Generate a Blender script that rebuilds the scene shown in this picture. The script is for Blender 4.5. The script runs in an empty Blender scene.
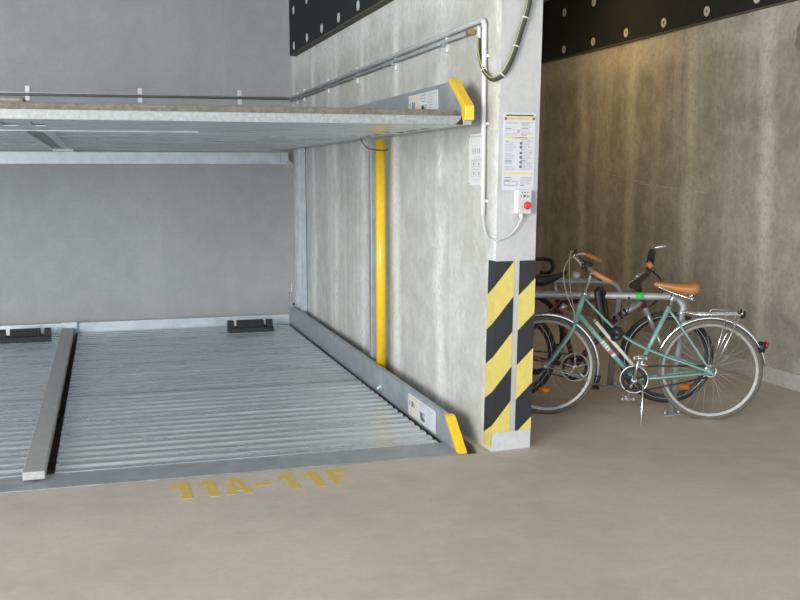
import bpy, bmesh, math, random
from mathutils import Vector, Matrix

random.seed(7)
S = bpy.context.scene
COL = S.collection
R = math.radians

# ------------------------------------------------------------------ camera
cam_d = bpy.data.cameras.new('camera')
cam_d.sensor_width = 36.0
cam_d.lens = 1036.76 / 800 * 36.0
cam_d.clip_start = 0.05
cam = bpy.data.objects.new('camera', cam_d)
COL.objects.link(cam)
yaw, pitch, roll = R(16.786), R(6.781), R(0.13)
F = Vector((math.sin(yaw) * math.cos(pitch), math.cos(yaw) * math.cos(pitch), -math.sin(pitch)))
RT = Vector((math.cos(yaw), -math.sin(yaw), 0))
DN = F.cross(RT)
RT2 = RT * math.cos(roll) + DN * math.sin(roll)
DN2 = -RT * math.sin(roll) + DN * math.cos(roll)
cam.matrix_world = Matrix(((RT2.x, -DN2.x, -F.x, 0), (RT2.y, -DN2.y, -F.y, 0), (RT2.z, -DN2.z, -F.z, 1.6), (0, 0, 0, 1)))
S.camera = cam

# ------------------------------------------------------------------ world, lights, exposure
W = bpy.data.worlds.new('daylight')
S.world = W
W.use_nodes = True
bg = W.node_tree.nodes['Background']
bg.inputs[0].default_value = (0.74, 0.87, 1.0, 1)
bg.inputs[1].default_value = 1.5


def area(name, loc, target, sx, sy, power, color):
    d = bpy.data.lights.new(name, 'AREA')
    d.shape = 'RECTANGLE'
    d.size, d.size_y = sx, sy
    d.energy = power
    d.color = color
    o = bpy.data.objects.new(name, d)
    COL.objects.link(o)
    o.location = loc
    o.rotation_euler = (Vector(target) - Vector(loc)).to_track_quat('-Z', 'Y').to_euler()
    return o


area('daylight_opening', (-5.5, -2.2, 2.3), (1.6, 6.5, 0.9), 4.0, 2.6, 640, (1.0, 0.97, 0.92))
area('ceiling_lamp_light', (4.1, 9.1, 3.35), (5.2, 9.1, 1.5), 0.3, 2.2, 15, (1.0, 0.68, 0.30))

S.view_settings.view_transform = 'Standard'
S.view_settings.look = 'None'
S.view_settings.gamma = 1.0
S.view_settings.use_curve_mapping = False
S.view_settings.exposure = 0.6


# ------------------------------------------------------------------ materials
def newmat(name):
    m = bpy.data.materials.new(name)
    m.use_nodes = True
    nt = m.node_tree
    return m, nt, nt.nodes['Principled BSDF']


def pos_scaled(nt, sc):
    g = nt.nodes.new('ShaderNodeNewGeometry')
    mp = nt.nodes.new('ShaderNodeMapping')
    mp.inputs['Scale'].default_value = sc
    nt.links.new(g.outputs['Position'], mp.inputs['Vector'])
    return mp.outputs[0]


def noise(nt, vec, scale, detail=4, rough=0.55):
    n = nt.nodes.new('ShaderNodeTexNoise')
    n.inputs['Scale'].default_value = scale
    n.inputs['Detail'].default_value = detail
    n.inputs['Roughness'].default_value = rough
    nt.links.new(vec, n.inputs['Vector'])
    return n.outputs['Fac']


def ramp(nt, fac, a, b, ca=0.0, cb=1.0):
    r = nt.nodes.new('ShaderNodeMapRange')
    r.inputs['From Min'].default_value = a
    r.inputs['From Max'].default_value = b
    r.inputs['To Min'].default_value = ca
    r.inputs['To Max'].default_value = cb
    nt.links.new(fac, r.inputs['Value'])
    return r.outputs[0]


def mixc(nt, fac, a, b, mode='MIX'):
    m = nt.nodes.new('ShaderNodeMix')
    m.data_type = 'RGBA'
    m.blend_type = mode
    for sock, v in ((m.inputs[0], fac), (m.inputs[6], a), (m.inputs[7], b)):
        if isinstance(v, (int, float)):
            sock.default_value = v
        elif isinstance(v, tuple):
            sock.default_value = (*v, 1)
        else:
            nt.links.new(v, sock)
    return m.outputs[2]


def bump(nt, bsdf, h, strength, dist=0.01):
    b = nt.nodes.new('ShaderNodeBump')
    b.inputs['Strength'].default_value = strength
    b.inputs['Distance'].default_value = dist
    nt.links.new(h, b.inputs['Height'])
    nt.links.new(b.outputs[0], bsdf.inputs['Normal'])


def plain(name, col, rough=0.5, metal=0.0, var=0.08, scale=30.0, emit=None, coat=0.0):
    m, nt, b = newmat(name)
    v = pos_scaled(nt, (1, 1, 1))
    n = noise(nt, v, scale, 3)
    lo = tuple(max(0, c * (1 - var)) for c in col)
    hi = tuple(min(1, c * (1 + var)) for c in col)
    nt.links.new(mixc(nt, ramp(nt, n, 0.3, 0.7), lo, hi), b.inputs['Base Color'])
    b.inputs['Roughness'].default_value = rough
    b.inputs['Metallic'].default_value = metal
    b.inputs['Coat Weight'].default_value = coat
    if emit:
        b.inputs['Emission Color'].default_value = (*col, 1)
        b.inputs['Emission Strength'].default_value = emit
    return m


def concrete(name, base, dark, light, streak_axis=None, streak_amt=0.5, blotch=0.5, rough=0.85, joints=None):
    m, nt, b = newmat(name)
    v1 = pos_scaled(nt, (1, 1, 1))
    big = noise(nt, v1, 0.9, 5, 0.6)
    col = mixc(nt, ramp(nt, big, 0.40, 0.62, 0, blotch), base, dark)
    med = noise(nt, v1, 6.0, 6, 0.65)
    col = mixc(nt, ramp(nt, med, 0.42, 0.66, 0, 0.45), col, light)
    if streak_axis:
        sc = {'y': (0.0, 1.5, 0.11), 'x': (1.1, 0.0, 0.10)}[streak_axis]
        st = noise(nt, pos_scaled(nt, sc), 2.2, 3, 0.5)
        fine = noise(nt, pos_scaled(nt, tuple(c * 6 for c in sc)), 2.5, 4, 0.6)
        col = mixc(nt, ramp(nt, st, 0.53, 0.62, 0, streak_amt), col, light)
        col = mixc(nt, ramp(nt, fine, 0.45, 0.75, 0, streak_amt * 0.22), col, dark)
        wid = noise(nt, pos_scaled(nt, tuple(c * 0.45 for c in sc)), 2.6, 4, 0.6)
        col = mixc(nt, ramp(nt, wid, 0.48, 0.62, 0, streak_amt * 0.6), col, dark)
    if joints:
        # pale lime bands where the formwork boards met, and under the top pour joint
        off, per, amt, zb = joints
        g = nt.nodes.new('ShaderNodeNewGeometry')
        sep = nt.nodes.new('ShaderNodeSeparateXYZ')
        nt.links.new(g.outputs['Position'], sep.inputs[0])

        def mth(op, a, b=None):
            n = nt.nodes.new('ShaderNodeMath')
            n.operation = op
            for i, v in enumerate((a, b)):
                if v is None:
                    continue
                if isinstance(v, (int, float)):
                    n.inputs[i].default_value = v
                else:
                    nt.links.new(v, n.inputs[i])
            return n.outputs[0]
        wob = ramp(nt, noise(nt, v1, 1.7, 4, 0.6), 0, 1, -0.16, 0.16)
        yy = mth('ADD', sep.outputs[1], wob)
        ph = mth('FRACT', mth('DIVIDE', mth('SUBTRACT', yy, off), per))
        dist = mth('ABSOLUTE', mth('SUBTRACT', ph, 0.5))
        band = ramp(nt, dist, 0.02, 0.13, 1.0, 0.0)
        patch = ramp(nt, noise(nt, v1, 2.4, 4, 0.65), 0.30, 0.50, 0.15, 1.0)
        col = mixc(nt, mth('MULTIPLY', mth('MULTIPLY', band, patch), amt), col, light)
        top = ramp(nt, mth('ADD', sep.outputs[2], wob), zb - 0.16, zb + 0.02, 0.0, 1.0)
        col = mixc(nt, mth('MULTIPLY', mth('MULTIPLY', top, patch), amt * 0.8), col, light)
    spot = noise(nt, v1, 26.0, 6, 0.75)
    col = mixc(nt, ramp(nt, spot, 0.48, 0.66, 0, 0.5), col, dark)
    grain = noise(nt, v1, 90.0, 4, 0.7)
    col = mixc(nt, ramp(nt, grain, 0.3, 0.7, 0, 0.22), col, dark)
    pores = nt.nodes.new('ShaderNodeTexVoronoi')
    pores.inputs['Scale'].default_value = 22.0
    nt.links.new(v1, pores.inputs['Vector'])
    col = mixc(nt, ramp(nt, pores.outputs['Distance'], 0.05, 0.11, 0.35, 0.0), col, dark)
    nt.links.new(col, b.inputs['Base Color'])
    b.inputs['Roughness'].default_value = rough
    bump(nt, b, grain, 0.25, 0.004)
    return m


def galvanised(name, col=(0.60, 0.64, 0.68), rough=0.42, metal=0.75, var=0.22, scale=18.0, stretch=(1, 1, 1)):
    m, nt, b = newmat(name)
    v = pos_scaled(nt, stretch)
    n1 = noise(nt, v, scale, 5, 0.6)
    vo = nt.nodes.new('ShaderNodeTexVoronoi')
    vo.inputs['Scale'].default_value = 60.0
    nt.links.new(v, vo.inputs['Vector'])
    lo = tuple(c * (1 - var) for c in col)
    hi = tuple(min(1, c * (1 + var)) for c in col)
    c1 = mixc(nt, ramp(nt, n1, 0.35, 0.7), lo, hi)
    c1 = mixc(nt, 0.05, c1, vo.outputs['Color'], 'SOFT_LIGHT')
    nt.links.new(c1, b.inputs['Base Color'])
    nt.links.new(ramp(nt, n1, 0.3, 0.7, rough - 0.08, rough + 0.12), b.inputs['Roughness'])
    b.inputs['Metallic'].default_value = metal
    return m


def worn_paint(name, col, under, amount):
    m, nt, b = newmat(name)
    v = pos_scaled(nt, (1, 1, 1))
    n = noise(nt, v, 28.0, 6, 0.7)
    nt.links.new(mixc(nt, ramp(nt, n, 0.5, 0.62, 0, amount), col, under), b.inputs['Base Color'])
    b.inputs['Roughness'].default_value = 0.7
    return m


M = {
    'floor': concrete('floor_concrete', (0.575, 0.505, 0.435), (0.455, 0.40, 0.345), (0.64, 0.575, 0.505), blotch=0.8, rough=0.6),
    'wall': concrete('bay_wall_concrete', (0.58, 0.575, 0.525), (0.42, 0.415, 0.375), (0.86, 0.86, 0.83), 'y', 0.4, joints=(6.45 - 0.49, 0.98, 0.95, 2.75)),
    'pillar': concrete('pillar_end_concrete', (0.56, 0.56, 0.555), (0.44, 0.44, 0.44), (0.67, 0.67, 0.67), None, blotch=0.9),
    'back': concrete('back_wall_concrete', (0.42, 0.425, 0.43), (0.35, 0.355, 0.36), (0.50, 0.505, 0.51), 'x', 0.35),
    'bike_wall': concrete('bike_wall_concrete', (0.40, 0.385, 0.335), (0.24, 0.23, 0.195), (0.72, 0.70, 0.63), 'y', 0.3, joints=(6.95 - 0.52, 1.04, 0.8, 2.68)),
    'ceiling': concrete('ceiling_concrete', (0.45, 0.45, 0.44), (0.38, 0.38, 0.37), (0.52, 0.52, 0.5)),
    'curb': plain('curb_paint', (0.50, 0.50, 0.48), 0.7, var=0.12),
    'plinth': plain('plinth_grey_paint', (0.55, 0.57, 0.57), 0.7, var=0.06),
    'galv': galvanised('galvanised_steel', (0.60, 0.66, 0.70), 0.42, 0.5, 0.12, 9.0),
    'galv_deck': galvanised('galvanised_deck_sheet', (0.64, 0.69, 0.72), 0.28, 0.7, 0.14, 3.0, (0.3, 6, 1)),
    'galv_lip': galvanised('weathered_zinc', (0.36, 0.375, 0.375), 0.5, 0.4, 0.2, 45.0),
    'galv_dark': galvanised('dull_zinc_beam', (0.45, 0.44, 0.43), 0.6, 0.3, 0.12),
    'lip_top': plain('dusty_zinc', (0.17, 0.155, 0.125), 0.7, var=0.3, scale=40),
    'rim': plain('dull_rim', (0.36, 0.35, 0.32), 0.4, 0.4),
    'spoke': plain('dull_spoke', (0.42, 0.42, 0.41), 0.45, 0.5),
    'rail': galvanised('rail_zinc', (0.43, 0.46, 0.49), 0.5, 0.55, 0.14, 9.0),
    'bright': galvanised('bright_zinc', (0.78, 0.79, 0.80), 0.35, 0.25, 0.06),
    'conduit_dark': plain('grey_conduit', (0.20, 0.20, 0.20), 0.45),
    'yellow': plain('yellow_paint', (0.90, 0.58, 0.015), 0.35, var=0.05, coat=0.3),
    'tape_yellow': plain('tape_yellow', (0.70, 0.57, 0.15), 0.5, var=0.05),
    'tape_black': plain('tape_black', (0.025, 0.027, 0.032), 0.45),
    'panel': plain('black_insulation', (0.014, 0.018, 0.018), 0.9, var=0.3, scale=80),
    'panel_edge': plain('insulation_edge', (0.11, 0.10, 0.07), 0.9),
    'disc': plain('fixing_disc_plastic', (0.62, 0.62, 0.60), 0.5),
    'black': plain('black_plastic', (0.018, 0.018, 0.02), 0.45),
    'rubber': plain('black_rubber', (0.028, 0.029, 0.032), 0.75, var=0.2, scale=60),
    'paper': plain('white_paper', (0.64, 0.65, 0.69), 0.6, var=0.02),
    'ink': plain('grey_print', (0.42, 0.42, 0.46), 0.7),
    'ink_dark': plain('black_print', (0.12, 0.12, 0.13), 0.7),
    'ink_yellow': plain('yellow_print', (0.74, 0.64, 0.20), 0.7),
    'white': plain('white_plastic', (0.78, 0.78, 0.76), 0.45, var=0.03),
    'grey_box': plain('light_grey_enclosure', (0.60, 0.61, 0.62), 0.45, var=0.03),
    'red_btn': plain('red_plastic', (0.65, 0.03, 0.02), 0.35),
    'cream': plain('cream_pvc', (0.62, 0.58, 0.48), 0.5),
    'cable': plain('black_corrugated_hose', (0.05, 0.052, 0.045), 0.5),
    'brass': plain('brass', (0.40, 0.34, 0.14), 0.4, 0.5),
    'earth': plain('green_yellow_wire', (0.45, 0.48, 0.12), 0.5),
    'brown_hose': plain('brown_hose', (0.13, 0.075, 0.05), 0.5),
    'stencil': worn_paint('stencil_yellow', (0.66, 0.45, 0.07), (0.55, 0.48, 0.38), 0.8),
    'turq': plain('turquoise_paint', (0.19, 0.37, 0.325), 0.3, var=0.06, coat=0.4),
    'chrome': plain('chrome', (0.86, 0.86, 0.86), 0.16, 1.0, 0.02),
    'alu': plain('brushed_aluminium', (0.68, 0.68, 0.66), 0.32, 0.9, 0.05),
    'leather': plain('brown_leather', (0.42, 0.17, 0.05), 0.45, var=0.12),
    'grip': plain('brown_grip', (0.45, 0.19, 0.07), 0.6, var=0.1),
    'tyre_grey': plain('aged_grey_tyre', (0.125, 0.115, 0.095), 0.8, var=0.15),
    'red_frame': plain('dark_red_paint', (0.16, 0.012, 0.025), 0.3, coat=0.3),
    'silver': plain('silver_paint', (0.40, 0.40, 0.42), 0.3, 0.5),
    'dark_paint': plain('black_paint', (0.02, 0.02, 0.023), 0.3, coat=0.3),
    'orange': plain('orange_reflector', (0.85, 0.22, 0.01), 0.25),
    'red_lamp': plain('red_lens', (0.40, 0.012, 0.02), 0.25),
    'cream_cable': plain('cream_brake_cable', (0.58, 0.53, 0.42), 0.5),
    'pump': plain('white_pump', (0.66, 0.64, 0.59), 0.4),
    'pink': plain('pink_lettering', (0.62, 0.12, 0.30), 0.5),
    'green': plain('green_band', (0.04, 0.55, 0.08), 0.4),
    'stand': galvanised('stand_zinc', (0.42, 0.43, 0.43), 0.5, 0.5, 0.12),
    'scratch': plain('pale_scratch', (0.58, 0.55, 0.48), 0.9),
    'damp': plain('damp_patch', (0.24, 0.22, 0.18), 0.9),
}


# ------------------------------------------------------------------ mesh builder (world coordinates)
class MB:
    def __init__(s):
        s.v, s.f, s.m, s.sm = [], [], [], []

    def add(s, verts, faces, mi=0, smooth=False):
        o = len(s.v)
        s.v += [Vector(p) for p in verts]
        for f in faces:
            s.f.append([o + i for i in f])
            s.m.append(mi)
            s.sm.append(smooth)
        return s

    def box(s, lo, hi, mi=0):
        x0, y0, z0 = lo
        x1, y1, z1 = hi
        return s.add([(x0, y0, z0), (x1, y0, z0), (x1, y1, z0), (x0, y1, z0), (x0, y0, z1), (x1, y0, z1), (x1, y1, z1), (x0, y1, z1)],
                     [(3, 2, 1, 0), (4, 5, 6, 7), (0, 1, 5, 4), (1, 2, 6, 5), (2, 3, 7, 6), (3, 0, 4, 7)], mi)

    def prism(s, poly, ext, mi=0):
        """closed polygon (3D points) swept along ext"""
        n = len(poly)
        e = Vector(ext)
        vs = [Vector(p) for p in poly] + [Vector(p) + e for p in poly]
        fs = [tuple(range(n))[::-1], tuple(range(n, 2 * n))] + [(i, (i + 1) % n, n + (i + 1) % n, n + i) for i in range(n)]
        return s.add(vs, fs, mi)

    def tube(s, pts, r, n=8, mi=0, closed=False, smooth=True):
        pts = [Vector(p) for p in pts]
        k = len(pts)
        rr = r if isinstance(r, (list, tuple)) else [r] * k
        tang = []
        for i in range(k):
            a = pts[(i - 1) % k] if closed or i > 0 else pts[i]
            b = pts[(i + 1) % k] if closed or i < k - 1 else pts[i]
            tang.append((b - a).normalized())
        t = tang[0]
        up = Vector((0, 0, 1)) if abs(t.z) < 0.9 else Vector((1, 0, 0))
        nrm = (up - t * up.dot(t)).normalized()
        vs = []
        for i in range(k):
            t = tang[i]
            nrm = (nrm - t * nrm.dot(t)).normalized()
            bn = t.cross(nrm)
            for j in range(n):
                a = 2 * math.pi * j / n
                vs.append(pts[i] + (nrm * math.cos(a) + bn * math.sin(a)) * rr[i])
        fs = []
        for i in range(k if closed else k - 1):
            i2 = (i + 1) % k
            for j in range(n):
                j2 = (j + 1) % n
                fs.append((i * n + j, i * n + j2, i2 * n + j2, i2 * n + j))
        s.add(vs, fs, mi, smooth)
        if not closed:
            o = len(s.v) - len(vs)
            s.f.append([o + j for j in range(n)][::-1]); s.m.append(mi); s.sm.append(False)
            s.f.append([o + (k - 1) * n + j for j in range(n)]); s.m.append(mi); s.sm.append(False)
        return s

    def ring(s, c, ax, rad, r, nseg=40, n=8, mi=0, a0=0.0, a1=None, ref=None):
        c, ax = Vector(c), Vector(ax).normalized()
        e1 = Vector(ref) if ref else Vector((0, 0, 1))
        e1 = (e1 - ax * e1.dot(ax)).normalized()
        e2 = ax.cross(e1)
        closed = a1 is None
        end = 2 * math.pi if closed else a1
        k = nseg if closed else nseg + 1
        pts = [c + (e1 * math.cos(a0 + (end - a0) * i / nseg) + e2 * math.sin(a0 + (end - a0) * i / nseg)) * rad for i in range(k)]
        return s.tube(pts, r, n, mi, closed)

    def cyl(s, a, b, r, n=16, mi=0):
        return s.tube([a, b], r, n, mi)

    def build(s, name, mat, parent=None, bevel=0.0):
        me = bpy.data.meshes.new(name)
        if parent is not None:
            root = parent
            while root.parent is not None:
                root = root.parent
            off = Vector(root.get('_o', root.location))
        else:
            xs = [p.x for p in s.v]; ys = [p.y for p in s.v]; zs = [p.z for p in s.v]
            off = Vector(((min(xs) + max(xs)) / 2, (min(ys) + max(ys)) / 2, min(zs)))
        me.from_pydata([tuple(p - off) for p in s.v], [], s.f)
        for mm in (mat if isinstance(mat, (list, tuple)) else [mat]):
            me.materials.append(mm)
        for i, p in enumerate(me.polygons):
            p.material_index = s.m[i]
            p.use_smooth = s.sm[i]
        bm = bmesh.new()
        bm.from_mesh(me)
        bmesh.ops.recalc_face_normals(bm, faces=bm.faces)
        bm.to_mesh(me)
        bm.free()
        o = bpy.data.objects.new(name, me)
        COL.objects.link(o)
        if parent is None:
            o.location = off
        else:
            o.parent = parent
        if bevel:
            b = o.modifiers.new('edge', 'BEVEL')
            b.width = bevel
            b.segments = 2
            b.limit_method = 'ANGLE'
        return o


def spline(pts, n=8):
    P = [Vector(p) for p in pts]
    out = []
    for i in range(len(P) - 1):
        p0, p1, p2, p3 = P[max(i - 1, 0)], P[i], P[i + 1], P[min(i + 2, len(P) - 1)]
        for j in range(n):
            t = j / n
            out.append(0.5 * ((2 * p1) + (p2 - p0) * t + (2 * p0 - 5 * p1 + 4 * p2 - p3) * t * t + (-p0 + 3 * p1 - 3 * p2 + p3) * t ** 3))
    out.append(P[-1])
    return out


def thing(name, label, cat, loc, group=None):
    o = bpy.data.objects.new(name, None)
    o.empty_display_size = 0.1
    COL.objects.link(o)
    o.location = loc
    return tag(o, label, cat, group)


def tag(o, label, cat, group=None):
    o['label'] = label
    o['category'] = cat
    if group:
        o['group'] = group
    return o


def struct(o):
    o['kind'] = 'structure'
    return o


# ------------------------------------------------------------------ the setting
CEIL = 3.55
XW, XR, YB = 2.22, 5.06, 11.46
fl = MB()
fl.box((-8, -6, -1.6), (XR, 5.507, 0))
fl.box((2.17, 5.507, -1.6), (XR, YB, 0))
fl.box((-8, 5.507, -1.6), (-3.2, YB, 0))
fl.box((-3.2, 11.27, -1.6), (2.17, YB, -0.03))
fl.box((-3.2, 5.507, -1.6), (2.17, 11.27, -1.4))
struct(fl.build('floor', M['floor']))
struct(MB().box((-8, -0.6, CEIL), (XR + 0.3, YB + 0.3, CEIL + 0.3)).build('ceiling', M['ceiling']))
struct(MB().box((-8, YB, -0.5), (XR + 0.3, YB + 0.3, CEIL)).build('wall_back', M['back']))
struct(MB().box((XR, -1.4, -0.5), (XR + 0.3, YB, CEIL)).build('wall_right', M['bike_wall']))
struct(MB().box((XR - 0.02, -1.1, 0), (XR, YB, 0.125)).build('baseboard_right', M['curb'], bevel=0.004))

# dividing wall: its free end leans a little, as in the photo


def py(x, z, out=0.0):
    """y of the dividing wall's end face"""
    return 5.521 + (x - XW) * 0.088 - 0.0427 * z - out


def xr(z):
    return 2.474 + 0.0 * z


w = MB()
z0, z1 = 0.0, CEIL
vs = [(XW, py(XW, z0), z0), (xr(z0), py(xr(z0), z0), z0), (xr(z0), YB, z0), (XW, YB, z0),
      (XW, py(XW, z1), z1), (xr(z1), py(xr(z1), z1), z1), (xr(z1), YB, z1), (XW, YB, z1)]
w.add(vs, [(3, 2, 1, 0), (4, 5, 6, 7), (1, 2, 6, 5), (2, 3, 7, 6), (3, 0, 4, 7)], 0)
w.add(vs, [(0, 1, 5, 4)], 1)
# painted plinth strip at the foot of the end face
e = 0.002
w.add([(XW, py(XW, 0, e), 0), (2.476, py(2.476, 0, e), 0), (2.476, py(2.476, .11, e), .11), (XW, py(XW, .11, e), .11)], [(0, 1, 2, 3)], 2)
struct(w.build('wall_center', [M['wall'], M['pillar'], M['plinth']]))


def insulation(label, x_face, x_wall, y0, y1, zb, ys, rows):
    t = thing('insulation_panel', label, 'insulation panel', (x_wall, (y0 + y1) / 2, zb), 'black insulation panels')
    b = MB().box((x_face, y0, zb + 0.012), (x_wall, y1, CEIL))
    b.box((x_face, y0, zb), (x_wall, y1, zb + 0.012), 1)
    b.build('board', [M['panel'], M['panel_edge']], t)
    for z, ysr in zip(rows, ys):
        for y in ysr:
            d = MB()
            n = 20
            pr = [(0.042, 0.0), (0.042, 0.004), (0.034, 0.006), (0.018, 0.006), (0.012, 0.001)]
            for i in range(n):
                a, a2 = 2 * math.pi * i / n, 2 * math.pi * (i + 1) / n
                for k in range(len(pr) - 1):
                    q = []
                    for (rr, h), ang in ((pr[k], a), (pr[k], a2), (pr[k + 1], a2), (pr[k + 1], a)):
                        q.append((x_face - h, y + rr * math.cos(ang), z + rr * math.sin(ang)))
                    d.add(q, [(0, 1, 2, 3)], 0)
            d.add([(x_face - 0.001, y + 0.0125 * math.cos(2 * math.pi * i / n), z + 0.0125 * math.sin(2 * math.pi * i / n)) for i in range(n)], [tuple(range(n))], 1)
            d.build('fixing_disc', [M['disc'], M['black']], t)
    return t


insulation('black insulation panel with white fixing discs high on the wall above the yellow pole', 2.15, XW, 5.62, 11.2, 2.885,
           [[10.95 - 0.67 * i for i in range(8)]] * 2, (2.965, 3.33))
insulation('long black insulation panel with white fixing discs above the bicycles', 5.03, XR, -1.0, YB, 2.878,
           [[10.49 - 0.68 * i for i in range(12)]] * 2, (2.968, 3.36))

# pale scratches and a damp patch on the bike wall
sc = MB()
for (ya, za, yb, zb, th) in ((9.55, 1.63, 8.75, 1.535, .008), (9.35, 1.575, 8.9, 1.545, .006), (8.9, 1.535, 8.35, 1.49, .009), (8.5, 1.51, 7.75, 1.455, .007)):
    sc.add([(XR - .0015, ya, za), (XR - .0015, yb, zb), (XR - .0015, yb, zb + th), (XR - .0015, ya, za + th * .4)], [(0, 1, 2, 3)])
struct(sc.build('trim_1', M['scratch']))
dp = MB()
random.seed(3)
dp.add([(XR - .0015, 6.55 + .11 * math.cos(a) * random.uniform(.7, 1.15), 2.62 + .13 * math.sin(a) * random.uniform(.75, 1.15)) for a in [2 * math.pi * i / 16 for i in range(16)]], [tuple(range(16))])
struct(dp.build('trim_2', M['damp']))


# ------------------------------------------------------------------ lower parking platform


def corrug(mb, x0, x1, y0, y1, zt, depth, pitch=0.13, mi=0, th=0.003, inv=False, slope=0.0, skew=0.0):
    prof = []
    y = y0
    while y < y1 - 1e-6:
        for dy, h in ((0, 1), (0.062, 1), (0.078, 0), (0.114, 0)):
            if y + dy <= y1:
                prof.append((y + dy, zt - (0 if (h == 1) != inv else depth) + slope * (y + dy - y0)))
        y += pitch
    prof.append((y1, zt + slope * (y1 - y0)))
    n = len(prof)
    vs = [(x0 + skew * (a - 5.66), a, b) for a, b in prof] + [(x1 + .8 * skew * (a - 5.66), a, b) for a, b in prof] + [(x0 + skew * (a - 5.66), a, b - th) for a, b in prof] + [(x1 + .8 * skew * (a - 5.66), a, b - th) for a, b in prof]
    fs = []
    for i in range(n - 1):
        fs += [(i, i + 1, n + i + 1, n + i), (2 * n + i, 3 * n + i, 3 * n + i + 1, 2 * n + i + 1), (i, 2 * n + i, 2 * n + i + 1, i + 1), (n + i, n + i + 1, 3 * n + i + 1, 3 * n + i)]
    fs += [(0, n, 3 * n, 2 * n), (n - 1, 3 * n - 1, 4 * n - 1, 2 * n - 1)]
    return mb.add(vs, fs, mi)


low = thing('parking_platform', 'lower galvanised car platform with ribbed decks lying flush in the concrete floor', 'car platform', (0.5, 8.3, 0.0), 'car stacker platforms')
MB().box((-3.1, 5.525, -0.02), (2.03, 5.80, 0.0)).build('front_plate', M['rail'], low)
for (xa, xb) in ((-0.218, 1.99), (-3.1, -0.272)):
    for (ya, yb) in ((5.80, 7.825), (7.855, 11.17)):
        corrug(MB(), xa, xb, ya, yb, 0.004, 0.016, skew=0.0178 if xa > -1 else 0.0).build('deck_sheet', M['galv_deck'], low)
MB().prism([(-0.372, 5.66, 0.012), (-0.258, 5.66, 0.012), (-0.160, 11.17, 0.012), (-0.280, 11.17, 0.012)], (0, 0, 0.046)).build('center_beam', M['galv_dark'], low, bevel=0.006)
MB().box((-0.29, 11.13, 0.0), (-0.13, 11.20, 0.115)).build('beam_bracket', M['galv'], low, bevel=0.004)
rl = MB().box((-3.1, 11.19, -0.03), (2.105, 11.25, 0.10)).build('rear_rail', M['galv'], low, bevel=0.003)
sr = MB().prism([(2.03, 5.56, -0.015), (2.033, 5.785, 0.172), (2.11, 11.22, 0.205), (2.11, 11.22, -0.03)], (0.036, 0, 0)).build('side_rail', M['rail'], low, bevel=0.003)
MB().prism([(2.024, 5.530, -0.004), (2.024, 5.742, 0.178), (2.024, 5.80, 0.178), (2.024, 5.58, -0.004)], (0.055, 0, 0)).build('end_cap', M['yellow'], sr, bevel=0.004)
for y, z in ((7.35, 0.03), (7.3, 0.05)):
    MB().cyl((2.055, y, z), (2.036, y, z), 0.010, 8).build('bolt', M['bright'], sr)


def info_label(parent, x, ya, yb, za, zb, k=0.0):
    """white sticker on the rail's inner face; near end ya, far end yb; reads from far to near"""
    b = MB()
    X = lambda y, o: x + k * (y - ya) - o
    b.prism([(X(ya, .002), ya, za), (X(yb, .002), yb, za), (X(yb, .002), yb, zb), (X(ya, .002), ya, zb)], (.002, 0, 0), 0)
    L, H = yb - ya, zb - za

    def q(u0, u1, v0, v1, mi):
        y0_, y1_ = yb - u0 * L, yb - u1 * L
        b.add([(X(y0_, .0032), y0_, za + v0 * H), (X(y1_, .0032), y1_, za + v0 * H), (X(y1_, .0032), y1_, za + v1 * H), (X(y0_, .0032), y0_, za + v1 * H)], [(0, 1, 2, 3)], mi)
    q(.03, .36, .84, .93, 3); q(.03, .36, .26, .34, 3); q(.03, .36, .06, .13, 3)
    for i in range(4):
        u = .05 + .08 * i
        q(u, u + (.025 if i in (0, 2) else .05), .46, .72, 2 if i != 3 else 3)
    q(.42, .62, .88, .93, 1); q(.42, .6, .78, .82, 1); q(.48, .58, .66, .71, 1)
    q(.44, .64, .12, .56, 1); q(.47, .55, .30, .5, 2); q(.5, .62, .16, .3, 2)
    for i in range(8):
        q(.70, .70 + random.uniform(.08, .22), .88 - i * .10, .905 - i * .10, 1)
    b.build('info_label', [M['paper'], M['ink'], M['ink_dark'], M['ink_yellow']], parent)


info_label(sr, 2.0357, 5.987, 6.577, 0.006, 0.149, 0.0141)


def wheel_stop(x0, x1, y, label):
    t = thing('wheel_stop', label, 'wheel stop', ((x0 + x1) / 2, y, 0.004), 'rubber wheel stops')
    L = x1 - x0
    b = MB()
    side = lambda xa, xb, h: b.prism([(xa, y - .09, .004), (xa, y - .085, min(h, .05)), (xa, y + .01, h), (xa, y + .07, h), (xa, y + .09, .004)], (xb - xa, 0, 0))
    side(x0, x1, 0.055)
    b.build('base', M['rubber'], t, bevel=0.003)
    for k, (a, c) in enumerate(((0, .13), (.21, .80), (.87, 1.0))):
        m = MB()
        xa, xb = x0 + a * L, x0 + c * L
        m.prism([(xa, y - .035, .05), (xa, y - .01, .118), (xa, y + .065, .118), (xa, y + .08, .05)], (xb - xa, 0, 0))
        if k == 1:
            for i in range(9):
                xx = xa + (i + .5) * (xb - xa) / 9
                m.prism([(xx, y - .045, .05), (xx, y - .02, .118), (xx, y - .01, .118), (xx, y - .03, .05)], (.008, 0, 0))
        m.build('ridge', M['rubber'], t, bevel=0.003)


wheel_stop(1.365, 1.83, 10.70, 'black rubber wheel stop on the deck near the rear right corner of the bay')
wheel_stop(-0.86, -0.375, 10.72, 'black rubber wheel stop at the left edge, left of the center beam')

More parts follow.
